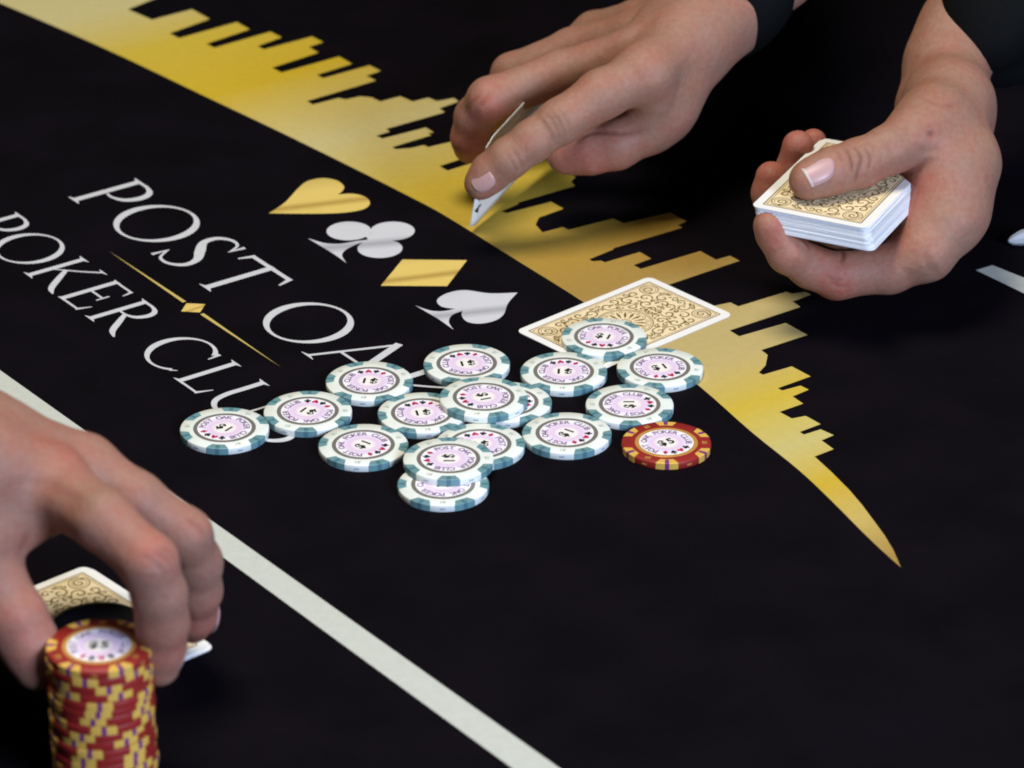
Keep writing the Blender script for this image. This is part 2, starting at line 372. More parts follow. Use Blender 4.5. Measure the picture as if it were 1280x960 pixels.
for c in ((436, 289), (490.6, 289), (475, 310.8)):
    q = G(*c); club.append([q + 0.0108 * np.array([math.cos(a), math.sin(a)]) for a in np.linspace(0, 2 * math.pi, 40)[:-1]])
club.append([G(*p) for p in ((455, 292), (478, 293), (484, 303), (462, 303))])
club.append([G(*p) for p in catmull([(384.5, 298), (405, 304), (425, 305), (446, 301.5)], 5).tolist() + [(470, 299)] + catmull([(447, 305), (433, 312), (427.5, 319.5), (433, 329)], 5).tolist() + catmull([(433, 329), (416, 317), (384.5, 298)], 4)[1:-1].tolist()])
flat('club_symbol', club, band('club_silver', print_stops(s_hi, s_lo), (450, 262), (480, 332)), table)
flat('diamond_symbol', [[G(*p) for p in ((503, 324.7), (583.8, 325.6), (558.8, 358), (476, 357.5))]], band('diamond_gold', print_stops(g_hi, g_lo), (515, 316), (545, 364)), table)
sp = catmull([(646.9, 366), (612.5, 367), (581, 363), (559, 366.9), (546.5, 375), (551, 383), (565.6, 386), (580, 385.5)], 6)[:-1].tolist() + catmull([(580, 385.5), (577, 394), (584, 402.4), (600, 404.8), (618.8, 401), (629.7, 393), (635, 379.4), (646.9, 366)], 6)[:-1].tolist()
flat('spade_symbol', [[G(*p) for p in sp], [G(*p) for p in catmull([(518.8, 381.9), (537.5, 388.4), (556, 389), (577, 384)], 5).tolist() + [(585, 385)] + catmull([(581, 388), (565.6, 393.8), (561, 402.8), (567, 412.4)], 5).tolist() + [(548, 399)]]], band('spade_silver', print_stops(s_hi, s_lo), (565, 352), (600, 416)), table)
for ch, x in (('P', 0), ('O', 47.4), ('S', 77.0), ('T', 123), ('O', 182.8), ('A', 211), ('K', 255.6)): letter(ch, x, -1, 38.5, table)
for ch, x in (('P', -0.5), ('O', 36.5), ('K', 62.3), ('E', 93.4), ('R', 119.8), ('C', 176), ('L', 198.6), ('U', 222.3), ('B', 258.5)): letter(ch, x, -62, 31, table)
loc2 = lambda p: ORG + EB * (p[0] * MM) + EU * (p[1] * MM)
M['divider_gold'] = add_noise(principled('divider_gold', srgb(196, 172, 96), 0.7, 0.15), 60, 0.05)
for a, b in ((61.5, 130.5), (213.5, 146)):
    flat('divider_line', [[loc2(q) for q in ((a, -16.9), (b, -17.8), (b, -15.9))]], M['divider_gold'], table)
flat('divider_diamond', [[loc2(q) for q in ((138.2 - 6, -16.8), (138.2, -10.2), (138.2 + 6, -16.8), (138.2, -23.4))]], band('divider_diamond', print_stops(g_hi, g_lo), (228, 378), (252, 392)), table)
# betting lines, carried on straight past the photograph's edges
def extend(a, b, before, after):
    a, b = G(*a), G(*b); d = (b - a) / np.linalg.norm(b - a); return a - d * before, b + d * after
ua, ub = extend((0, 463), (530, 840), 0.35, 0.28); la, lb = extend((0, 493.5), (475, 840), 0.35, 0.28)
flat('betting_line', [[ua, ub, lb, la]], M['line_print'], table)
c0, c1 = extend((1240.6, 331.9), (1280, 347.5), 0, 0.25); d0, d1 = extend((1220, 338), (1280, 367), 0, 0.25)
flat('betting_line', [[c0, c1, d1, d0]], M['line_print'], table)

# ------------------------------------------------------------------ chips
CH = 3.3 * MM
def lathe(prof, n=56, cap0=True, cap1=True):
    v, f = [], []
    for r, z in prof:
        for i in range(n):
            a = 2 * math.pi * i / n; v.append((r * math.cos(a), r * math.sin(a), z))
    for k in range(len(prof) - 1):
        for i in range(n):
            j = (i + 1) % n; f.append([k * n + i, k * n + j, (k + 1) * n + j, (k + 1) * n + i])
    if cap0: f.append(list(range(n - 1, -1, -1)))
    if cap1: f.append([(len(prof) - 1) * n + i for i in range(n)])
    return v, f

def arc_block(a0, a1, prof, n=6, taper=0.0):
    """piece of a ring following a profile of (radius, z), closed at its two ends"""
    v, f = [], []
    m = len(prof)
    rmax = max(p[0] for p in prof)
    for i in range(n + 1):
        t = i / n
        for r, z in prof:
            k = taper * (rmax - r) / rmax * 4
            a = (a0 + k) * (1 - t) + (a1 - k) * t
            v.append((r * math.cos(a), r * math.sin(a), z))
    for i in range(n):
        for j in range(m):
            f.append([i * m + j, i * m + (j + 1) % m, (i + 1) * m + (j + 1) % m, (i + 1) * m + j][::-1])
    f.append(list(range(m))); f.append(list(range(n * m + m - 1, n * m - 1, -1)))
    return v, f

def text_mesh(body, size, z, rot=0.0, xy=(0, 0), bold=0.0, spread=1.0):
    c = bpy.data.curves.new('t', 'FONT'); c.body = body; c.size = size; c.align_x = 'CENTER'; c.align_y = 'CENTER'; c.resolution_u = 2
    c.offset = bold; c.space_character = spread
    o = bpy.data.objects.new('t', c); COL.objects.link(o)
    dg = bpy.context.evaluated_depsgraph_get(); me = o.evaluated_get(dg).to_mesh()
    V = [v.co.copy() for v in me.vertices]; Fc = [list(p.vertices) for p in me.polygons]
    o.evaluated_get(dg).to_mesh_clear(); bpy.data.objects.remove(o); bpy.data.curves.remove(c)
    R2 = Matrix.Rotation(rot, 3, 'Z')
    out = []
    for v in V:
        w = R2 @ Vector((v.x, v.y, 0)); out.append((w.x + xy[0], w.y + xy[1], z))
    return out, Fc

def merge(name, parts):
    v, f = [], []
    for pv, pf in parts:
        k = len(v); v += [tuple(p) for p in pv]; f += [[i + k for i in q] for q in pf]
    return pydata(name, v, f)

def suit_shape(kind, size):
    if kind == 'd': return [[(0, 1), (0.7, 0), (0, -1), (-0.7, 0)]]
    circ = lambda cx, cy, r: [(cx + r * math.cos(a), cy + r * math.sin(a)) for a in np.linspace(0, 2 * math.pi, 12)[:-1]]
    if kind == 'h': return [[(0, -1), (0.85, 0.15), (0.8, 0.7), (0.45, 0.9), (0, 0.5), (-0.45, 0.9), (-0.8, 0.7), (-0.85, 0.15)]]
    if kind == 's': return [[(0, 1), (0.85, -0.1), (0.75, -0.55), (0.35, -0.6), (0.1, -0.4), (0.3, -1), (-0.3, -1), (-0.1, -0.4), (-0.35, -0.6), (-0.75, -0.55), (-0.85, -0.1)]]
    return [circ(0, 0.55, 0.42), circ(-0.45, -0.1, 0.42), circ(0.45, -0.1, 0.42), [(-0.1, 0.3), (0.1, 0.3), (0.3, -1), (-0.3, -1)]]

def flat_mesh(name, faces, z):
    vs_, fs_ = [], []
    for f in map(ccw, faces):
        i0 = len(vs_); vs_ += [Vector(p) for p in f]; fs_.append(list(range(i0, i0 + len(f))))
    r = delaunay_2d_cdt(vs_, [], fs_, 0, 1e-8)
    me = pydata(name, [(p.x, p.y, z) for p in r[0]], [list(f) for f, o in zip(r[2], r[5]) if o])
    for p in me.polygons:
        if p.normal.z < 0: p.flip()
    return me

def chip_meshes():
    D = {}
    e = 0.45 * MM
    v, f = lathe([(0.70 * R, CH - 0.02 * MM), (0.985 * R, CH), (R - 0.12 * MM, CH - 0.14 * MM), (R, CH - e), (R, e), (R - 0.12 * MM, 0.14 * MM), (0.985 * R, 0)][::-1])
    D['body'] = pydata('chip_body', v, f)
    D['body'].polygons.foreach_set('use_smooth', [len(p.vertices) == 4 for p in D['body'].polygons])
    o = 0.05 * MM
    prof = [(0.81 * R, -o * 0 + 0.02 * MM), (0.985 * R, 0.0), (R + o, e * 0.5), (R + o, CH - e * 0.5), (0.985 * R, CH + o), (0.81 * R, CH + o)]
    h = math.radians(14.5)
    v, f = arc_block(-h, h, prof, 8, taper=0.10); D['spot'] = pydata('spot', v, f)
    o2 = 0.09 * MM
    prof2 = [(0.83 * R, 0.03 * MM), (0.985 * R, 0.01 * MM), (R + o2, e * 0.5), (R + o2, CH - e * 0.5), (0.985 * R, CH + o2), (0.83 * R, CH + o2)]
    h2 = math.radians(2.8); v, f = arc_block(-h2, h2, prof2, 2); D['stripe'] = pydata('stripe', v, f)
    v, f = lathe([(0.61 * R, CH - 0.1 * MM), (0.61 * R, CH + 0.05 * MM), (0.70 * R, CH + 0.05 * MM), (0.71 * R, CH - 0.1 * MM)][::-1], 56, False, False); D['ring'] = pydata('ring', v, f)
    v, f = lathe([(0.612 * R, CH - 0.1 * MM), (0.612 * R, CH + 0.01 * MM)], 56, False, True); D['inlay'] = pydata('inlay', v, f)
    v, f = arc_block(-math.radians(3.4), math.radians(3.4), [(R - 0.1 * MM, 0.38 * CH), (R + 0.03 * MM, 0.38 * CH), (R + 0.03 * MM, 0.58 * CH), (R - 0.1 * MM, 0.58 * CH)], 3); D['mark'] = pydata('edge_mark', v, f)
    z = CH + 0.05 * MM
    parts = []
    txt = 'POST OAK POKER CLUB'
    a0, a1 = math.radians(211), math.radians(-31)
    for i, ch in enumerate(txt):
        if ch == ' ': continue
        a = a0 + (a1 - a0) * i / (len(txt) - 1); r = 0.495 * R
        parts.append(text_mesh(ch, 3.9 * MM, z, a - math.pi / 2, (r * math.cos(a), r * math.sin(a)), 0.00010))
    D['lettering'] = merge('lettering', parts)
    for val in ('$1', '$5'):
        D[val] = merge('value', [text_mesh(val, 6.6 * MM, z, 0, (0, 0), 0.00022, 1.25)])
    for k, (s, a) in enumerate((('d', -123), ('s', -101), ('h', -79), ('c', -57))):
        a = math.radians(a); r = 0.485 * R; t = a + math.pi / 2
        fs = [[(r * math.cos(a) + 1.75 * MM * (p[0] * math.cos(t) - p[1] * math.sin(t)), r * math.sin(a) + 1.75 * MM * (p[0] * math.sin(t) + p[1] * math.cos(t))) for p in poly] for poly in suit_shape(s, 1)]
        D['suit' + s] = flat_mesh('suit', fs, z)
    for v_ in '15': D['small' + v_] = merge('small_value', [text_mesh('$' + v_, 2.7 * MM, CH + 0.03 * MM, -math.pi / 2, (0.845 * R, 0), 0.0001)])
    return D
CM = chip_meshes()
_mat_cache = {}
def with_mat(key, mat):
    k = (key, mat)
    if k not in _mat_cache:
        me = CM[key].copy(); me.materials.clear(); me.materials.append(M[mat]); _mat_cache[k] = me
    return _mat_cache[k]

STYLE = {'white': dict(body='chip_white', spot='chip_teal', stripe='chip_teal_dark', ring='ring_grey', val='$1', small='small1', sm='ink_pale'),
         'red': dict(body='chip_red', spot='chip_yellow', stripe='chip_purple', ring='ring_gold', val='$5', small='small5', sm='ring_gold')}
def chip(loc, rot, style, label, group, tilt=(0, 0), face=True):
    s = STYLE[style]
    o = empty('poker_chip', loc, rot); o.rotation_euler = (tilt[0], tilt[1], rot)
    tag(o, label, 'poker chip', group)
    link('body', with_mat('body', s['body']), None, o)
    for k in range(6):
        sp = link('edge_spot', with_mat('spot', s['spot']), None, o); sp.rotation_euler = (0, 0, math.radians(60 * k))
        st = link('stripe', with_mat('stripe', s['stripe']), None, sp)
    if face:
        link('ring', with_mat('ring', s['ring']), None, o)
        il = link('inlay', with_mat('inlay', 'inlay'), None, o)
        link('lettering', with_mat('lettering', 'ink_grey'), None, il)
        link('value', with_mat(s['val'], 'ink_black'), None, il)
        for q, m_ in (('d', 'ink_red'), ('s', 'ink_black'), ('h', 'ink_red'), ('c', 'ink_black')):
            link('suit', with_mat('suit' + q, m_), None, il)
        for k in range(6):
            link('edge_mark', with_mat('mark', 'ink_mark' if style == 'white' else 'ring_gold'), None, o).rotation_euler = (0, 0, math.radians(30 + 60 * k))
        for k in (1, 3, 5):
            link('small_value', with_mat(s['small'], s['sm']), None, o).rotation_euler = (0, 0, math.radians(30 + 60 * k))
    return o

CARD_T = 0.3 * MM
# (pixel centre of the top face, layer, turn in degrees, what sets it apart)
CHIPS = [((281.6, 534.6), 0, -36, 'white and teal one-dollar chip lying on the letter U of CLUB'),
         ((384.3, 513.6), 0, 150, 'white and teal chip touching the one that lies on the letter U of CLUB'),
         ((463.7, 477.6), 0, 173, 'white and teal chip covering the foot of the letter A of OAK'),
         ((583.4, 453.9), 0, 190, 'white and teal chip over the letter K, below the printed spade'),
         ((703.2, 464.2), 0, 177, 'white and teal chip lying below the left corner of the face-down card'),
         ((755.0, 423.0), 'card', -17, 'white and teal chip resting on top of the face-down gold card'),
         ((820.6, 461.0), 0, 20, 'white and teal chip touching the gold skyline print beside the face-down card'),
         ((604.5, 496.0), 1, -70, 'white and teal chip on top of two others in the middle of the pile'),
         ((631.0, 501.5), 0, 60, 'white and teal chip almost hidden under the chip in the middle of the pile'),
         ((528.8, 515.8), 0, 190, 'white and teal chip tucked partly under the raised chip in the middle of the pile'),
         ((458.5, 553.4), 0, 53, 'white and teal chip alone on plain cloth, not overlapped, below the letter A chip'),
         ((603.5, 553.5), 0, 183, 'white and teal chip lying under the raised chip, its suit row toward the dealer'),
         ((560.6, 573.0), 1, -89, 'white and teal chip lying across two others at the near edge of the pile'),
         ((554.0, 604.8), 0, 180, 'white and teal chip nearest the player side, half covered by a raised chip'),
         ((709.0, 539.2), 0, 53, 'white and teal chip between the covered chips and the red chip, nothing on it'),
         ((786.2, 505.8), 0, 90, 'white and teal chip touching the far side of the single red chip'),
         ((831.3, 551.2), 0, 29, 'single red chip with yellow edge spots at the end of the white pile')]
pos = []
for (px, py), lay, rot, lab in CHIPS:
    zt = {0: 1, 1: 2, 'card': 1}[lay] * 3.32 + (0.4 if lay == 'card' else 0)
    q = P(px, py, zt); pos.append([q[0], q[1], zt * MM - CH])
for it in range(60):                                  # chips of one layer lie side by side, never inside each other
    for i in range(len(pos)):
        for j in range(i):
            if abs(pos[i][2] - pos[j][2]) < CH * 0.9:
                d = np.array(pos[i][:2]) - np.array(pos[j][:2]); l = np.linalg.norm(d)
                if l < 2.012 * R:
                    s = (2.012 * R - l) / 2 * d / l
                    pos[i][0] += s[0]; pos[i][1] += s[1]; pos[j][0] -= s[0]; pos[j][1] -= s[1]
for p, (_, lay, rot, lab) in zip(pos, CHIPS):
    red = 'red' in lab.split()[:2]
    p[2] += 0.03 * MM
    chip(p, math.radians(rot), 'red' if red else 'white', lab, 'chips scattered in the pot')

# the player's stack of red chips
ST = P(123.7, 806, 58.0)
NST = 17
ORD = 'first second third fourth fifth sixth seventh eighth ninth tenth eleventh twelfth thirteenth fourteenth fifteenth sixteenth seventeenth'.split()
for k in range(NST):
    top = k == NST - 1
    z = 0.03 * MM + k * (CH + 0.11 * MM)
    j = np.random.uniform(-0.6, 0.6, 2) * MM * (0 if top else 1)
    lab = 'topmost red chip with yellow spots on the stack under the player\'s fingers' if top else 'red chip with yellow spots, %s from the top of the player\'s stack' % ORD[NST - 1 - k]
    chip((ST[0] + j[0], ST[1] + j[1], z), 0 if top else random.uniform(0, 6.28), 'red', lab, 'red chips stacked under the player\'s hand', face=top)

# ------------------------------------------------------------------ cards
CWD, CLN, CRR = 56.0 * MM, 86.0 * MM, 3.6 * MM
def rrect(w, l, r, n=6):
    p = []
    for cx, cy, a in ((w / 2 - r, l / 2 - r, 0), (-w / 2 + r, l / 2 - r, 90), (-w / 2 + r, -l / 2 + r, 180), (w / 2 - r, -l / 2 + r, 270)):
        for k in range(n + 1):
            t = math.radians(a + 90 * k / n); p.append((cx + r * math.cos(t), cy + r * math.sin(t)))
    return p
def card_body_mesh(th):
    p = rrect(CWD, CLN, CRR); n = len(p)
    v = [(x, y, 0) for x, y in p] + [(x, y, th) for x, y in p]
    f = [list(range(n - 1, -1, -1)), list(range(n, 2 * n))] + [[i, (i + 1) % n, n + (i + 1) % n, n + i] for i in range(n)]
    me = pydata('card', v, f); me.materials.append(M['card_white']); me.materials.append(M['card_edge'])
    for q in me.polygons:
        if len(q.vertices) == 4: q.material_index = 1
    return me
card_me = card_body_mesh(0.28 * MM)
def back_print():
    """scrollwork of the card back: frame, corner rosettes, mirrored spirals and a middle fan"""
    field = flat_mesh('back_field', [rrect(CWD - 8.4 * MM, CLN - 8.4 * MM, 0.8 * MM, 3)], 0)
    F = []
    def line(p, w): F.extend(ribbon(p, w, 3))
    mm = lambda pts: [(x * MM, y * MM) for x, y in pts]
    hw, hl = 56 / 2 - 4.2, 86 / 2 - 4.2
    for ins, w in ((0.1, 0.55), (1.3, 0.3)):
        a, b = hw - ins, hl - ins
        for q in (((-a, -b), (a, -b)), ((a, -b), (a, b)), ((a, b), (-a, b)), ((-a, b), (-a, -b))): F.extend(bar(*mm(q), w * MM))
    def circle(cx, cy, r, w):
        F.extend(ribbon(mm([(cx + r * math.cos(t), cy + r * math.sin(t)) for t in np.linspace(0, 2 * math.pi, 19)[:-1]]), [w * MM] * 18, 2, True))
    def spiral(cx, cy, r, a, turns, hand):
        pts, ws = [], []
        for k in range(12):
            t = k / 11; rr = r * (1 - 0.86 * t); an = a + hand * turns * 2 * math.pi * t
            pts.append((cx + rr * math.cos(an), cy + rr * math.sin(an))); ws.append((0.27 + (0.17 + 0.13 * min(r, 3)) * math.sin(math.pi * (0.15 + 0.8 * t))) * MM)
        line(mm(pts), ws)
        # leaf at the outer end
        ax, ay = pts[0]; dx, dy = math.cos(a - hand * 1.2), math.sin(a - hand * 1.2)
        F.append(mm([(ax, ay), (ax + dx * r * 0.5 - dy * 0.7, ay + dy * r * 0.5 + dx * 0.7), (ax + dx * r * 1.0, ay + dy * r * 1.0), (ax + dx * r * 0.5 + dy * 0.7, ay + dy * r * 0.5 - dx * 0.7)]))
    rnd = random.Random(5)
    base = [(17.4, 32.6, 4.4)]
    spots = []
    for r_try, tries in ((3.5, 60), (2.8, 160), (2.2, 260), (1.6, 420), (1.15, 600)):
        for _ in range(tries):
            cx, cy = rnd.uniform(r_try * 0.6, 22.3 - r_try), rnd.uniform(r_try * 0.5, 37.3 - r_try)
            if math.hypot(cx, cy) < 13.9 + r_try or math.hypot(cx - 17.4, cy - 32.6) < 4.8 + r_try: continue
            if all(math.hypot(cx - x, cy - y) > 0.93 * (r_try + r) for x, y, r in spots): spots.append((cx, cy, r_try))
    for sx in (1, -1):
        for sy in (1, -1):
            for cx, cy, r in base:
                circle(cx * sx, cy * sy, r, 0.5); circle(cx * sx, cy * sy, r * 0.72, 0.28)
                spiral(cx * sx, cy * sy, r * 0.6, 1.0 * sx, 1.3, sx * sy)
            r2 = random.Random(11)
            for k, (cx, cy, r) in enumerate(spots):
                a = r2.uniform(0, 6.28); hd = r2.choice((1, -1))
                ca, sa = math.cos(a) * sx, math.sin(a) * sy
                spiral(cx * sx, cy * sy, r, math.atan2(sa, ca), 1.15, hd * sx * sy)
    circle(0, 0, 13.2, 0.5); circle(0, 0, 12.2, 0.28); circle(0, 0, 3.0, 0.5)
    for k in range(16):
        a = 2 * math.pi * k / 16; c, s = math.cos(a), math.sin(a)
        F.append(mm([(c * 3.8, s * 3.8), (c * 8 - s * 0.75, s * 8 + c * 0.75), (c * 11.2, s * 11.2), (c * 8 + s * 0.75, s * 8 - c * 0.75)]))
        a += math.pi / 16; circle(10.6 * math.cos(a), 10.6 * math.sin(a), 0.75, 0.3)
    v_, f_ = [], []
    for k, poly in enumerate(F):                          # strokes are layered a hair apart where they cross
        i0 = len(v_); z_ = (k % 90) * 0.4e-6
        A_ = sum(poly[i][0] * poly[(i + 1) % len(poly)][1] - poly[(i + 1) % len(poly)][0] * poly[i][1] for i in range(len(poly)))
        v_ += [(p[0], p[1], z_) for p in (poly if A_ > 0 else poly[::-1])]; f_.append(list(range(i0, i0 + len(poly))))
    ink = pydata('back_ink', v_, f_)
    field.materials.append(M['card_field']); ink.materials.append(M['card_ink'])
    return field, ink
field_me, ink_me = back_print()
def add_back(parent, th=0.28 * MM):
    f = link('back_field', field_me, None, parent); f.location = (0, 0, th + 0.03 * MM)
    k = link('scrollwork', ink_me, None, f); k.location = (0, 0, 0.03 * MM)

def flat_card(center, ang, z, label, group=None):
    o = empty('playing_card', (center[0], center[1], z), ang); tag(o, label, 'playing card', group)
    link('card_body', card_me, None, o); add_back(o)
    return o
a, b, c = G(645.3, 415), G(808.6, 348.6), G(915.7, 394)
v = (b - a) / np.linalg.norm(b - a); w = np.array([v[1], -v[0]])
ctr = (a + c) / 2
flat_card(ctr, math.atan2(v[1], v[0]) - math.pi / 2, 0.05 * MM + 0.2 * MM, 'gold-backed face-down playing card lying on the table with a chip on it')
a, b, c = G(269, 811), G(120, 715), G(45, 737.5)
v = (b - a) / np.linalg.norm(b - a); w = np.array([-v[1], v[0]])
ctr = a + v * CLN / 2 + w * CWD / 2
ha = math.atan2(v[1], v[0]) - math.pi / 2
flat_card(ctr, ha, 0.25 * MM, 'lower face-down gold-backed card under the player\'s hand', 'player\'s two hole cards')
flat_card(ctr + np.array([-0.0012, 0.0006]), ha + 0.012, 0.62 * MM, 'upper face-down gold-backed card under the player\'s hand and black disc', 'player\'s two hole cards')

# black card guard with a gold rim, on the player's cards
q = P(122.5, 785, 6.0)
cg = empty('card_guard', (q[0], q[1], 0.98 * MM)); tag(cg, 'round black card guard with gold rim lying on the player\'s cards', 'card guard')
v, f = lathe([(0.0185, 0), (0.0195, 0.0006), (0.0195, 0.0046), (0.0185, 0.0052)], 56); me = pydata('disc', v, f); link('disc', me, M['chip_black'], cg)
v, f = lathe([(0.0196, 0.0004), (0.0206, 0.0008), (0.0206, 0.0044), (0.0200, 0.0054), (0.0190, 0.0054)], 56, False, False); link('rim', pydata('rim', v, f, True), M['gold_metal'], cg)

# the card in the dealer's fingers: it stands on its long edge, seen almost along its face
k0 = P(586.5, 290, 1.0)
e1 = np.array([.129, -.233, .966]); e1 /= np.linalg.norm(e1)
e2 = np.array([.45, .88, .152]); e2 -= e1 * (e1 @ e2); e2 /= np.linalg.norm(e2)
nv = np.cross(e1, e2)
hc = empty('playing_card', k0)
tag(hc, 'playing card standing on edge between the fingers of the dealer\'s reaching hand', 'playing card')
BEND = 2.0 * MM
def on_card(s_, t_, lift=0.0):
    """point of the bowed card: s along its long edge, t up from the table"""
    k = max(t_ / CWD, 0) ; return k0 + e2 * s_ + e1 * t_ - nv * (BEND * k * k + lift)
def bowed_card():
    ns, nt = 14, 14; r = CRR; rows = []
    for i in range(ns + 1):
        x = CLN * i / ns; ins = 0.0
        e = min(x, CLN - x)
        if e < r: ins = r - math.sqrt(max(r * r - (r - e) ** 2, 0))
        rows.append([(x, ins + (CWD - 2 * ins) * j / nt) for j in range(nt + 1)])
    v = [on_card(a, b, 0.14 * MM) for row in rows for a, b in row] + [on_card(a, b, -0.14 * MM) for row in rows for a, b in row]
    m_ = nt + 1; k = (ns + 1) * m_; f = []
    I = lambda i, j: i * m_ + j
    for i in range(ns):
        for j in range(nt):
            f.append([I(i, j), I(i, j + 1), I(i + 1, j + 1), I(i + 1, j)]); f.append([k + I(i, j), k + I(i + 1, j), k + I(i + 1, j + 1), k + I(i, j + 1)])
    loop = [I(0, j) for j in range(m_)] + [I(i, nt) for i in range(1, ns + 1)] + [I(ns, j) for j in range(nt - 1, -1, -1)] + [I(i, 0) for i in range(ns - 1, 0, -1)]
    for a, b in zip(loop, loop[1:] + loop[:1]): f.append([a, a + k, b + k, b])
    me = pydata('card_body', np.array(v) - k0, f)
    me.polygons.foreach_set('use_smooth', [True] * (2 * ns * nt) + [False] * len(loop))
    return me
link('card_body', bowed_card(), M['card_white'], hc)
def on_face(faces):
    out_v, out_f = [], []
    for poly in faces:
        i0 = len(out_v); out_v += [on_card(p[0], p[1], 0.2 * MM) - k0 for p in poly]; out_f.append(list(range(i0, i0 + len(poly))))
    return out_v, out_f
tv, tf = text_mesh('4', 9 * MM, 0, math.pi / 2, (0, 0), 0.0003)
v, f = on_face([[(6.0 * MM + tv[i][0], 10.5 * MM + tv[i][1]) for i in q] for q in tf])
link('index_print', pydata('index_print', v, f), M['ink_black'], hc)
v, f = on_face([[((6.0 + 2.3 * p[0]) * MM, (17.5 - 2.3 * p[1]) * MM) for p in poly] for poly in suit_shape('s', 1)])
link('pip', pydata('pip', v, f), M['ink_black'], hc)

# the deck in the dealer's other hand
DZ = 65.0
NDK, DTH = 34, 0.33 * MM
dA, dB, dD = P(941, 258, DZ), P(1081, 281, DZ), P(1028, 174, DZ)
dv = (dD - dA); dv /= np.linalg.norm(dv); du = np.array([dv[1], -dv[0], 0])
dang = math.atan2(dv[1], dv[0]) - math.pi / 2
dcen = dA + dv * CLN / 2 + du * CWD / 2 + dv * 0.0005 - du * 0.001
deck = empty('card_deck', (dcen[0], dcen[1], DZ * MM - NDK * DTH), dang)
tag(deck, 'squared deck of gold-backed playing cards held in the dealer\'s hand', 'card deck')
for k in range(NDK):
    cbd = link('card', card_me, None, deck)
    j = np.random.uniform(-0.22, 0.22, 2) * MM
    if k in (NDK - 2, NDK - 7, NDK - 9, NDK - 12, NDK - 20): j = j + np.array([0.25, 0.55]) * MM
    if k == NDK - 1: j = np.array([0, -0.5]) * MM
    # the lower cards step a little toward the palm
    cbd.location = (j[0] + 0.0001 * (NDK - k), j[1], k * DTH); cbd.rotation_euler = (0, 0, random.uniform(-0.006, 0.006))
    if k == NDK - 1: add_back(cbd)

# ------------------------------------------------------------------ hands: smooth-blended limbs meshed as one skin
def smin(a, b, k):
    h = np.maximum(k - np.abs(a - b), 0) / k
    return np.minimum(a, b) - h * h * k * 0.25

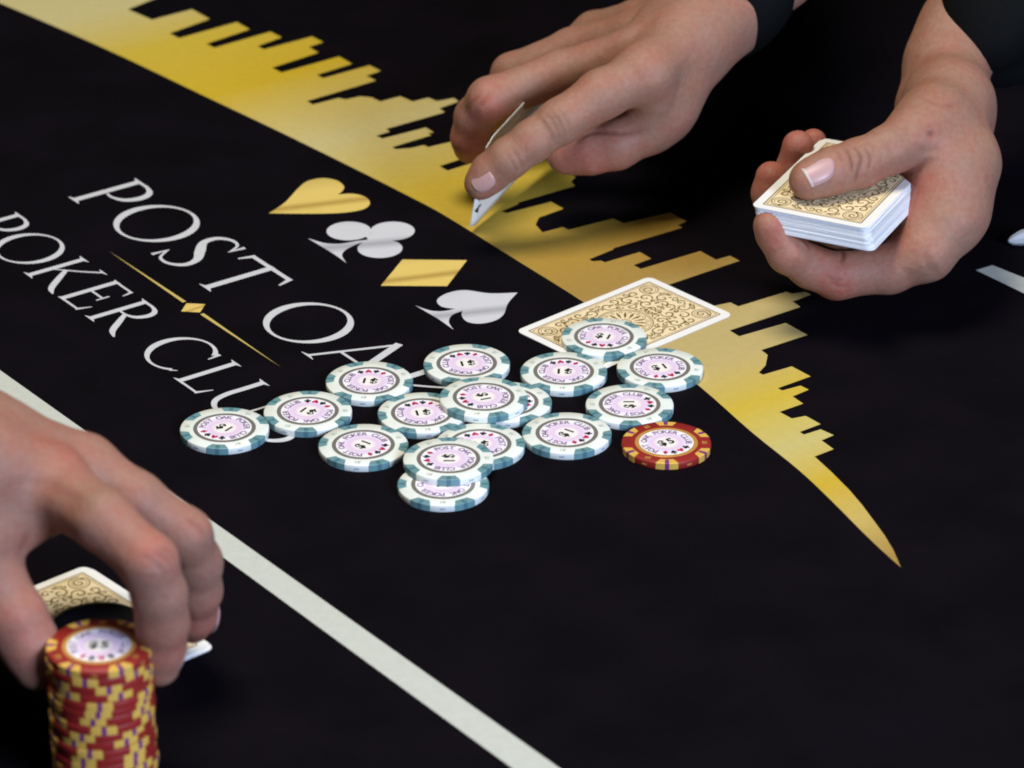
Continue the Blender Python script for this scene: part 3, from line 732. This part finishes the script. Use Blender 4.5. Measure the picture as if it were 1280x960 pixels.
class Body:
    """collects tapered limbs (millimetres) and meshes them as ONE continuous surface"""
    def __init__(self, voxel=1.0):
        self.groups = []; self.vox = voxel; self.flush = []
    def group(self, k, joined=3.0):
        self.groups.append(dict(prims=[], k=k, joined=joined)); return self.groups[-1]
    def chain(self, g, pts, close=False):
        """pts: (px, py, z, r) read from the photograph"""
        q = [(P(p[0], p[1], p[2]) * 1000, p[3]) for p in pts]
        return self.chain3(g, q)
    def chain3(self, g, q):
        for (a, ra), (b, rb) in zip(q[:-1], q[1:]): g['prims'].append((np.array(a), np.array(b), ra, rb))
        return q
    def mesh(self, name, smooth=3):
        allp = [p for g in self.groups for p in g['prims']]
        lo = np.min([np.minimum(a - ra, b - rb) for a, b, ra, rb in allp], 0) - 4
        hi = np.max([np.maximum(a + ra, b + rb) for a, b, ra, rb in allp], 0) + 4
        h = self.vox; n = np.ceil((hi - lo) / h).astype(int) + 1
        ax = [lo[i] + h * np.arange(n[i]) for i in range(3)]
        tot = np.full(n, 50.0, np.float32)
        for g in self.groups:
            fld = np.full(n, 50.0, np.float32)
            for a, b, ra, rb in g['prims']:
                m = 13 + g['k'] * 0.5
                i0 = np.maximum(((np.minimum(a - ra, b - rb) - m - lo) / h).astype(int), 0)
                i1 = np.minimum(((np.maximum(a + ra, b + rb) + m - lo) / h).astype(int) + 2, n)
                sl = tuple(slice(i0[i], i1[i]) for i in range(3))
                X = (ax[0][sl[0]][:, None, None] - a[0]).astype(np.float32); Yv = (ax[1][sl[1]][None, :, None] - a[1]).astype(np.float32); Z = (ax[2][sl[2]][None, None, :] - a[2]).astype(np.float32)
                ba = b - a; l2 = max(ba @ ba, 1e-6)
                t = np.clip((X * ba[0] + Yv * ba[1] + Z * ba[2]) / l2, 0, 1)
                d = np.sqrt((X - t * ba[0]) ** 2 + (Yv - t * ba[1]) ** 2 + (Z - t * ba[2]) ** 2) - (ra + (rb - ra) * t)
                fld[sl] = smin(fld[sl], d.astype(np.float32), g['k'])
            tot = smin(tot, fld, g['joined'])
        return self.nets(name, tot, lo, h, smooth)
    def nets(self, name, f, lo, h, smooth):
        ins = f < 0
        c = np.zeros(np.array(f.shape) - 1, np.uint8)
        for dx in (0, 1):
            for dy in (0, 1):
                for dz in (0, 1):
                    c += ins[dx:f.shape[0] - 1 + dx, dy:f.shape[1] - 1 + dy, dz:f.shape[2] - 1 + dz]
        act = (c > 0) & (c < 8)
        idx = np.full(act.shape, -1, np.int64); ijk = np.argwhere(act); idx[act] = np.arange(len(ijk))
        acc = np.zeros((len(ijk), 3)); cnt = np.zeros(len(ijk))
        corners = [(dx, dy, dz) for dx in (0, 1) for dy in (0, 1) for dz in (0, 1)]
        val = {q: f[ijk[:, 0] + q[0], ijk[:, 1] + q[1], ijk[:, 2] + q[2]] for q in corners}
        for a in corners:
            for ax_ in range(3):
                if a[ax_]: continue
                b = list(a); b[ax_] = 1; b = tuple(b)
                va, vb = val[a], val[b]; m = (va < 0) != (vb < 0)
                t = np.where(m, va / np.where(m, va - vb, 1), 0)
                p = np.array(a, float)[None] + t[:, None] * (np.array(b) - np.array(a))[None]
                acc[m] += p[m]; cnt[m] += 1
        V = lo + h * (ijk + acc / cnt[:, None])
        quads = []
        for ax_ in range(3):
            u, w = [(1, 2), (2, 0), (0, 1)][ax_]
            s0 = [slice(None)] * 3; s1 = [slice(None)] * 3
            s0[ax_] = slice(0, f.shape[ax_] - 1); s1[ax_] = slice(1, f.shape[ax_])
            A, B = ins[tuple(s0)], ins[tuple(s1)]
            e = np.argwhere(A != B)
            e = e[(e[:, u] > 0) & (e[:, w] > 0) & (e[:, u] < f.shape[u] - 1) & (e[:, w] < f.shape[w] - 1)]
            def cell(du, dw):
                k = e.copy(); k[:, u] -= du; k[:, w] -= dw; return idx[k[:, 0], k[:, 1], k[:, 2]]
            q = np.stack([cell(1, 1), cell(0, 1), cell(0, 0), cell(1, 0)], 1)
            fl = ~A[e[:, 0], e[:, 1], e[:, 2]]
            q[fl] = q[fl][:, ::-1]
            quads.append(q)
        Q = np.concatenate(quads)
        E = np.concatenate([Q[:, [0, 1]], Q[:, [1, 2]], Q[:, [2, 3]], Q[:, [3, 0]]])
        for it in range(smooth * 2):                     # Taubin smoothing
            s = np.zeros_like(V); k = np.zeros(len(V))
            np.add.at(s, E[:, 0], V[E[:, 1]]); np.add.at(k, E[:, 0], 1); np.add.at(s, E[:, 1], V[E[:, 0]]); np.add.at(k, E[:, 1], 1)
            V = V + (0.55 if it % 2 == 0 else -0.5) * (s / k[:, None] - V)
        self.V, self.Q = V * MM, Q
        me = bpy.data.meshes.new(name)
        me.vertices.add(len(V)); me.vertices.foreach_set('co', self.V.ravel())
        me.loops.add(Q.size); me.loops.foreach_set('vertex_index', Q.ravel().astype(np.int32))
        me.polygons.add(len(Q)); me.polygons.foreach_set('loop_start', np.arange(0, Q.size, 4, dtype=np.int32))
        me.update(calc_edges=True); me.validate()
        me.polygons.foreach_set('use_smooth', np.ones(len(me.polygons), bool))
        self.me = me
        return me
    def finish(self, creases=(), flush=()):
        """skin folds pressed into the surface, and where the skin is redder"""
        me = self.me; n = len(me.vertices)
        V = np.empty(n * 3); me.vertices.foreach_get('co', V); V = V.reshape(-1, 3)
        N = np.empty(n * 3); me.vertices.foreach_get('normal', N); N = N.reshape(-1, 3)
        self.bvh = BVHTree.FromPolygons([tuple(p) for p in V], [list(map(int, q)) for q in self.Q])
        off = np.zeros(n); cr = np.zeros(n)
        for pts, depth, width, dark in creases:
            path = catmull(pts, 10); hits = []
            for px, py in path:
                d = Vector(FWD * FPX + RGT * (px - W / 2) + UPV * (H / 2 - py)).normalized()
                hp = self.bvh.ray_cast(Vector(CAM), d)[0]
                if hp is not None: hits.append(np.array(hp))
            if not hits: continue
            hits = np.array(hits); best = np.full(n, 1e9)
            near = np.linalg.norm(V - hits.mean(0), axis=1) < 0.05
            Vn = V[near]; bd = np.full(len(Vn), 1e9); bi = np.zeros(len(Vn), int)
            for i, hp in enumerate(hits):
                dd = np.linalg.norm(Vn - hp, axis=1); m = dd < bd; bd[m] = dd[m]; bi[m] = i
            fade = np.sin(np.pi * (0.12 + 0.76 * bi / max(len(hits) - 1, 1)))
            g = np.exp(-(bd / (width * MM)) ** 2) * fade
            o2 = np.zeros(n); o2[near] = g * depth * MM; off = np.maximum(off, o2) if depth > 0 else off + o2
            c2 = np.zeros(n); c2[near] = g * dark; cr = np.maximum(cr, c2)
        V2 = V - N * off[:, None]
        me.vertices.foreach_set('co', V2.ravel())
        fl = np.zeros(n)
        for p, rad, amt in flush:
            fl = np.maximum(fl, amt * np.exp(-(np.linalg.norm(V - np.array(p), axis=1) / (rad * MM)) ** 2))
        for nm, arr in (('flush', fl), ('crease', cr)):
            at = me.attributes.new(nm, 'FLOAT', 'POINT'); at.data.foreach_set('value', arr.astype(np.float32))
        me.update()
    def nail(self, parent, center, axis, dorsal, length, width, free=0.08, rnd=0.12):
        """nail plate laid on the fingertip: its own curved shell, free edge paler"""
        c = np.array(center); t = np.array(axis) / np.linalg.norm(axis)
        d = np.array(dorsal) - t * (np.array(dorsal) @ t); d /= np.linalg.norm(d); s = np.cross(t, d)
        nu, nv_ = 14, 11; pts = []
        for i in range(nu):
            u = -1 + 2 * i / (nu - 1)
            for j in range(nv_):
                vv = -1 + 2 * j / (nv_ - 1)
                wd_ = (1 - 0.22 * max(-u, 0) ** 2.2 - 0.10 * max(u, 0) ** 3)
                uu = u * (1 - (0.30 if u < 0 else rnd) * abs(vv) ** 2.4)
                o = c + (t * uu * length / 2 + s * vv * wd_ * width / 2) * MM + d * 0.03
                hp = self.bvh.ray_cast(Vector(o), Vector(-d), 0.05)[0]
                h = np.array(hp) if hp is not None else o - d * 0.03
                pts.append(((h - c) @ t, (h - c) @ s, (h - c) @ d))
        A = np.array(pts).reshape(nu, nv_, 3)
        # a nail is stiffer than the skin: even out its height, keep the crosswise curve
        mid = A[:, nv_ // 2, 2].copy(); x = np.arange(nu); fit = np.polyval(np.polyfit(x, mid, 2), x)
        prof = np.median(A[:, :, 2] - mid[:, None], 0); prof = (prof + prof[::-1]) / 2
        vmax = abs(np.linspace(-1, 1, nv_)); prof = np.maximum(prof, -0.30 * width * MM * vmax ** 2)
        Zt = fit[:, None] + prof[None] + 0.30 * MM
        top = c + A[:, :, 0:1] * t + A[:, :, 1:2] * s + Zt[..., None] * d
        bot = top - d * 0.7 * MM
        v = np.concatenate([top.reshape(-1, 3), bot.reshape(-1, 3)]); k = nu * nv_; f = []
        I = lambda i, j: i * nv_ + j
        for i in range(nu - 1):
            for j in range(nv_ - 1): f.append([I(i, j), I(i + 1, j), I(i + 1, j + 1), I(i, j + 1)])
        loop = [I(0, j) for j in range(nv_)] + [I(i, nv_ - 1) for i in range(1, nu)] + [I(nu - 1, j) for j in range(nv_ - 2, -1, -1)] + [I(i, 0) for i in range(nu - 2, 0, -1)]
        for a, b in zip(loop, loop[1:] + loop[:1]): f.append([a, b, b + k, a + k])
        me = pydata('nail', v, f, True); me.materials.append(M['nail']); me.materials.append(M['nail_tip'])
        for q in me.polygons:
            ii = min(x // nv_ for x in q.vertices if x < k)
            if ii >= nu - 1 - max(1, int(free * nu)): q.material_index = 1
        return link('nail', me, None, parent)

PW = lambda *a: P(*a)

# ---- dealer
dealer = empty('person', (0.2, 0.72, 0))
tag(dealer, 'dealer in black shirt holding a deck in one hand and a card in the other', 'person')

# left hand round the deck
hb = Body(1.0)
palm = hb.group(11, 5)
IM = (1157, 315, 38, 13.0)                         # index knuckle
hb.chain(palm, [(1184, 78, 84, 15.5), (1186, 128, 80, 17), (1199, 205, 66, 17), (1190, 262, 50, 15.5), IM])
hb.chain(palm, [(1184, 78, 82, 15), (1187, 140, 72, 18), (1191, 222, 50, 16), (1166, 290, 29, 12.5)])
hb.chain(palm, [(1182, 80, 80, 15), (1179, 140, 68, 17), (1180, 216, 42, 15), (1158, 276, 22, 11.5)])
hb.chain(palm, [(1184, 80, 80, 13), (1172, 140, 66, 15), (1170, 215, 34, 13), (1152, 262, 18, 11)])
hb.chain(palm, [(1183, 76, 85, 16.5), (1206, 36, 93, 20), (1290, -8, 106, 27)])
# thumb with its muscle, lying over the deck
hb.chain(palm, [(1186, 126, 82, 15.5), (1166, 150, 84, 14.5), (1148, 168, 84, 12.5)])
hb.chain(palm, [(1150, 172, 80, 12), (1182, 215, 66, 14), (1186, 275, 50, 13)])    # web to the index knuckle
hb.chain(palm, [(1168, 235, 56, 13), (1150, 290, 42, 12)])
th = hb.group(5, 7)
hb.chain(th, [(1160, 158, 84, 12.8), (1112, 187, 81, 10.6), (1072, 205, 77, 10.8), (1040, 214, 76.5, 10.2), (1016, 223, 75, 8.6), (1009, 226, 74.5, 8.0)])
ix = hb.group(4, 5)
hb.chain(ix, [IM, (1112, 336, 30, 11.0), (1046, 345, 28, 10.4), (1014, 334, 33, 9.4), (985, 316, 42, 9.0), (969, 292, 51, 8.2), (962, 281, 56, 7.4)])
# the other fingers pass below the deck and come up on its far long side
def far_finger(base, u, v, ztip, r, lean=0.0):
    g = hb.group(3, 1.2)
    at = lambda uu, z: (dA + du * uu * MM + dv * v * MM) * 1000 + np.array([0, 0, z - DZ])
    tip, m1, m2, m3 = at(u + lean, ztip), at(u, 53), at(u + 9, 44.0), at(27, 42.5)
    hb.chain3(g, [(P(*base[:3]) * 1000, base[3]), (m3, r * 1.12), (m2, r * 1.06), (m1, r), (tip, r * 0.86)])
    return tip, m1
f_mid = far_finger((1166, 290, 29, 11.5), -8.2, 42, 61, 8.6)
f_rng = far_finger((1158, 276, 22, 10.5), -8.0, 70, 66, 8.6, 1.5)
f_pky = far_finger((1155, 260, 19, 9.5), -6.5, 86, 62, 7.4, 1.5)
hb.mesh('hand')
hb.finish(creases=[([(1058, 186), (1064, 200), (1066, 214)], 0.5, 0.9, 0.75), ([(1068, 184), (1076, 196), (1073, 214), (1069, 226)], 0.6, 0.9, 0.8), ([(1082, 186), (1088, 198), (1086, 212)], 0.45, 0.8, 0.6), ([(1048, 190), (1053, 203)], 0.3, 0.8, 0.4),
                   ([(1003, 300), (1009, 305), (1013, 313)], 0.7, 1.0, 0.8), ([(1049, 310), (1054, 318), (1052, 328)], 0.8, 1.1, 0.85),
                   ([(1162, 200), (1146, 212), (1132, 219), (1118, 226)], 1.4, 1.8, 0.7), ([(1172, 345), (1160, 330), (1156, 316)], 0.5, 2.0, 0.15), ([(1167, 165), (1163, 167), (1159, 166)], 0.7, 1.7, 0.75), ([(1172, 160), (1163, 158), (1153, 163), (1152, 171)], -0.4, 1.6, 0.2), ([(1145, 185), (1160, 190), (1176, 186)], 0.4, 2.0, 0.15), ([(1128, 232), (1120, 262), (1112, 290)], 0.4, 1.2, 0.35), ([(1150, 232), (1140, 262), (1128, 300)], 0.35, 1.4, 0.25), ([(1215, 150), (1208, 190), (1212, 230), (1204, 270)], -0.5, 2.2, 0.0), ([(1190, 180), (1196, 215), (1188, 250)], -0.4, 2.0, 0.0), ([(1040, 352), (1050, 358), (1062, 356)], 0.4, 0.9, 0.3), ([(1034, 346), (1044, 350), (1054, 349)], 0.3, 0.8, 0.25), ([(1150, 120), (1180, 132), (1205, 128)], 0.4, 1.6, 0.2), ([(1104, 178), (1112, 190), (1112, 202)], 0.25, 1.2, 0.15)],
          flush=[(f_mid[0] * MM, 14, 1.0), (f_rng[0] * MM, 16, 1.0), (f_pky[0] * MM, 13, 1.0), (P(1130, 240, 62), 14, 0.9), (P(1046, 358, 28), 13, 0.8), (P(965, 285, 56), 13, 0.55), (P(1120, 300, 45), 12, 0.5), (P(1165, 168, 90), 8, 0.35), (P(1020, 318, 42), 14, 0.5), (P(1072, 205, 86), 10, 0.25)])
o_hb = keep(link('hand', hb.me, M['skin_dealer'], dealer))
o_hb['label'] = 'left hand holding the deck with its thumb on top'
hb.nail(o_hb, P(1021, 218, 78), P(1005, 225, 76) - P(1050, 209, 79), np.array([-0.12, -0.50, 0.85]), 14.5, 14.5)

# right hand with the standing card
ha_ = Body(1.0)
palm = ha_.group(11, 5)
XI = (806, 92, 82, 12.5)
ha_.chain(palm, [(905, 5, 92, 22), (862, 45, 86, 18), XI])
ha_.chain(palm, [(905, 5, 92, 22), (848, 32, 84, 17), (790, 68, 80, 12.5)])
ha_.chain(palm, [(905, 0, 90, 22), (846, 20, 76, 15), (790, 46, 72, 12)])
ha_.chain(palm, [(905, -5, 88, 20), (850, 8, 68, 14), (800, 26, 62, 11)])
ha_.chain(palm, [(905, 5, 90, 22), (960, -45, 104, 26)])
ha_.chain(palm, [(880, 40, 84, 20), (834, 118, 64, 15), (828, 145, 56, 13.5)])
ha_.chain(palm, [XI, (822, 128, 62, 13.5)])
tb = ha_.group(4, 4)
ha_.chain(tb, [(834, 130, 60, 14), (812, 160, 51, 12), (770, 182, 44, 11.2), (738, 189, 41, 10.8), (716, 192, 39, 9.5), (706, 194, 38, 8.8)])
gi = ha_.group(4, 4)
ha_.chain(gi, [XI, (752, 118, 76, 11.6), (700, 152, 66, 10.5), (666, 176, 58, 9.7), (636, 198, 50, 9.4), (613, 216, 42, 9.0), (601, 229, 37, 8.0)])
gm = ha_.group(4, 4)
ha_.chain(gm, [(790, 68, 80, 12.5), (700, 92, 68, 11), (612, 124, 60, 10.4), (594, 146, 48, 9.6), (588, 172, 36, 9.0), (587, 184, 29, 8.0)])
gr = ha_.group(4, 4)
ha_.chain(gr, [(790, 46, 72, 12), (715, 62, 62, 10.4), (640, 92, 52, 9.8), (625, 130, 36, 9.0), (632, 152, 26, 8.4)])
gk = ha_.group(4, 4)
ha_.chain(gk, [(800, 26, 62, 11), (742, 38, 52, 9.2), (700, 68, 42, 8.4), (694, 96, 30, 7.6)])
ha_.mesh('hand')
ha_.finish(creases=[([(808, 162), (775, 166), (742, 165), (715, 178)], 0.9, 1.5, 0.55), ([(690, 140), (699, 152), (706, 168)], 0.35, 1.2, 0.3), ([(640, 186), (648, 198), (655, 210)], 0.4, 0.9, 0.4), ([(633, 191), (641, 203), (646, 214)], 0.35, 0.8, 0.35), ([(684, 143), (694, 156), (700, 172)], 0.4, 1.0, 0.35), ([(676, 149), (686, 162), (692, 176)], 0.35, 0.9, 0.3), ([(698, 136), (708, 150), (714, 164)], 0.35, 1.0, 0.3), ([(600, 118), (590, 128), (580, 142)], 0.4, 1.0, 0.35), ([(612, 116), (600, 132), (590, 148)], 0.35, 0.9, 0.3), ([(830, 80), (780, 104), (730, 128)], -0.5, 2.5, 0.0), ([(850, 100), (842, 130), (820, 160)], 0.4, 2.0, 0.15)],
           flush=[(P(600, 232, 30), 13, 0.9), (P(590, 180, 36), 16, 1.0), (P(612, 150, 55), 14, 0.7), (P(700, 150, 62), 12, 0.3), (P(730, 200, 42), 20, 0.7)])
o_ha = keep(link('hand', ha_.me, M['skin_dealer'], dealer))
o_ha['label'] = 'right hand reaching out with a card between its fingers'
ha_.nail(o_ha, P(605, 224, 42), P(597, 233, 36) - P(632, 206, 50), np.array([-0.22, -0.86, 0.46]), 11.5, 11.0, 0.06, 0.42)

# black shirt: trunk and two sleeves, cuffs ending at the wrists
sh = Body(4.0)
g = sh.group(40, 30)
sh.chain3(g, [((190, 740, -180), 125), ((190, 745, 120), 140), ((190, 740, 330), 120)])
sh.chain3(g, [((40, 735, 395), 70), ((190, 735, 400), 85), ((340, 735, 395), 70)])
sh.chain3(g, [((190, 735, 400), 70), ((190, 725, 470), 55)])
wa, wb = P(905, 5, 92) * 1000, P(1238, 22, 98) * 1000
g = sh.group(20, 20)
sh.chain3(g, [((0, 730, 385), 62), ((95, 540, 190), 50), ((wa + np.array([14, 75, 22])), 40), (wa + np.array([3, 10, 3]), 33)])
g = sh.group(20, 20)
sh.chain3(g, [((375, 730, 385), 62), ((400, 400, 170), 52), ((wb + np.array([75, 52, 22])), 44), (wb, 33)])
sh.mesh('shirt', 2)
# folds in the cloth
Vn = np.array([v.co[:] for v in sh.me.vertices]); Nn = np.array([v.normal[:] for v in sh.me.vertices])
fold = (np.sin(Vn[:, 0] * 95 + 40 * Vn[:, 1] + 3 * np.sin(Vn[:, 2] * 40)) + np.sin(Vn[:, 1] * 130 - Vn[:, 2] * 70)) * 0.0022
sh.me.vertices.foreach_set('co', (Vn + Nn * fold[:, None]).ravel()); sh.me.update()
keep(link('shirt', sh.me, M['shirt'], dealer))

# ---- player
player = empty('person', (-0.5, -0.3, 0))
tag(player, 'player whose bare hand grips a stack of red chips over two face-down cards', 'person')
hc_ = Body(1.05)
palm = hc_.group(12, 6)
WR = (-150, 560, 118, 27)
hc_.chain(palm, [(-430, 500, 128, 36), (-300, 530, 122, 30), WR])
hc_.chain(palm, [WR, (-40, 580, 114, 19), (62, 606, 103, 14.5)])
hc_.chain(palm, [WR, (-20, 556, 110, 18), (104, 586, 96, 13)])
hc_.chain(palm, [WR, (-30, 545, 100, 17), (100, 580, 82, 12)])
hc_.chain(palm, [WR, (-50, 550, 88, 16), (70, 590, 66, 11)])
hc_.chain(palm, [WR, (-90, 640, 100, 22), (-52, 686, 86, 17)])
hc_.chain(palm, [(-52, 686, 86, 15), (0, 650, 92, 12), (50, 625, 97, 12)])
t = hc_.group(4, 5)
hc_.chain(t, [(-60, 680, 86, 16), (-12, 726, 74, 12.8), (18, 772, 62, 11.8), (36, 806, 52, 11.0), (46, 832, 44, 9.2)])
i = hc_.group(4, 5)
hc_.chain(i, [(62, 606, 103, 14), (128, 650, 102, 11.0), (186, 702, 92, 10.4), (199, 743, 78, 9.9), (203, 778, 65, 9.5), (201, 808, 53, 8.9), (199, 832, 44, 7.8)])
m = hc_.group(4, 5)
hc_.chain(m, [(104, 586, 96, 12.8), (170, 624, 88, 10.2), (232, 668, 74, 9.7), (246, 703, 58, 9.4), (247, 738, 43, 9.0), (243, 768, 28, 8.5), (241, 781, 21, 7.3)])
r_ = hc_.group(4, 3)
hc_.chain(r_, [(100, 582, 82, 11), (160, 632, 70, 10), (212, 672, 58, 9.6), (222, 715, 40, 8.6), (218, 755, 24, 7.6)])
l_ = hc_.group(4, 3)
hc_.chain(l_, [(70, 590, 66, 10), (106, 618, 56, 8.6), (130, 642, 46, 8.2), (126, 656, 38, 7.4)])
hc_.mesh('hand')
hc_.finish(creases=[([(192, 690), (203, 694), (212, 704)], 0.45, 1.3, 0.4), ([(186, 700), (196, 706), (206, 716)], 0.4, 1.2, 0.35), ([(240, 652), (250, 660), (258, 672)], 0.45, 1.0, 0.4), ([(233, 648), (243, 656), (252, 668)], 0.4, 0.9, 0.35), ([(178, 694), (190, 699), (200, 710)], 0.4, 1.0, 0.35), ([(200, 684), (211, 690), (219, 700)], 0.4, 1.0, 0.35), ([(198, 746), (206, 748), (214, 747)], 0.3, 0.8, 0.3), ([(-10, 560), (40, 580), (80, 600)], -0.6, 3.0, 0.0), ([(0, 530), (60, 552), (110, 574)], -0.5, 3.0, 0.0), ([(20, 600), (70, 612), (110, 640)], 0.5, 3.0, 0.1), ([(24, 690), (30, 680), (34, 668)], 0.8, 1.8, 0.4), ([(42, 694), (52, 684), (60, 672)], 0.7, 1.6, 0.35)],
           flush=[(P(75, 580, 112), 18, 0.55), (P(192, 690, 100), 11, 0.8), (P(245, 660, 84), 10, 0.55), (P(120, 575, 100), 12, 0.3), (P(258, 770, 30), 16, 0.6), (P(205, 815, 55), 16, 0.5), (P(30, 800, 60), 20, 0.45), (P(95, 695, 100), 12, 0.6)])
o_hc = keep(link('hand', hc_.me, M['skin_player'], player))
hc_.nail(o_hc, P(209, 820, 48), P(199, 839, 40) - P(203, 786, 64), np.array([0.85, -0.15, 0.25]), 11, 10)
hc_.nail(o_hc, P(248, 773, 26), P(241, 786, 19) - P(246, 748, 39), np.array([0.85, 0.1, 0.25]), 11, 10)
sl = Body(4.0); g = sl.group(20, 10)
e0 = P(-430, 500, 128) * 1000
sl.chain3(g, [(e0 + np.array([10, 0, 0]), 44), (e0 + np.array([-80, 20, 10]), 52), (e0 + np.array([-230, 40, 60]), 62)])
sl.mesh('sleeve', 2); keep(link('sleeve', sl.me, M['shirt'], player))

# small white plastic tip on the table by the right edge
wp = Body(1.0); g = wp.group(3, 2)
q0 = P(1266, 306, 4) * 1000; dr = np.array([0.86, 0.5, 0.0])
v, f = [], []
prof = [(0.0, 0.6), (2.2, 2.2), (7, 3.6), (12, 4.0), (60, 4.0), (62, 3.0)]
side = np.array([-dr[1], dr[0], 0]); upz = np.array([0, 0, 1.0])
b0 = P(1260, 311, 0) * 1000 + upz * 4.0
for s, r in prof:
    for k in range(8):
        a = math.pi / 8 + k * math.pi / 4; v.append((b0 + dr * s + side * r * math.cos(a) + upz * r * math.sin(a)) * MM)
for k in range(len(prof) - 1):
    for j in range(8): f.append([k * 8 + j, k * 8 + (j + 1) % 8, (k + 1) * 8 + (j + 1) % 8, (k + 1) * 8 + j][::-1])
f.append(list(range(8))); f.append([(len(prof) - 1) * 8 + j for j in range(7, -1, -1)])
tag(link('plastic_marker', pydata('plastic_marker', v, f), M['plastic']), 'white faceted plastic stick with tapered tip lying beside the dealer\'s sleeve', 'marker')
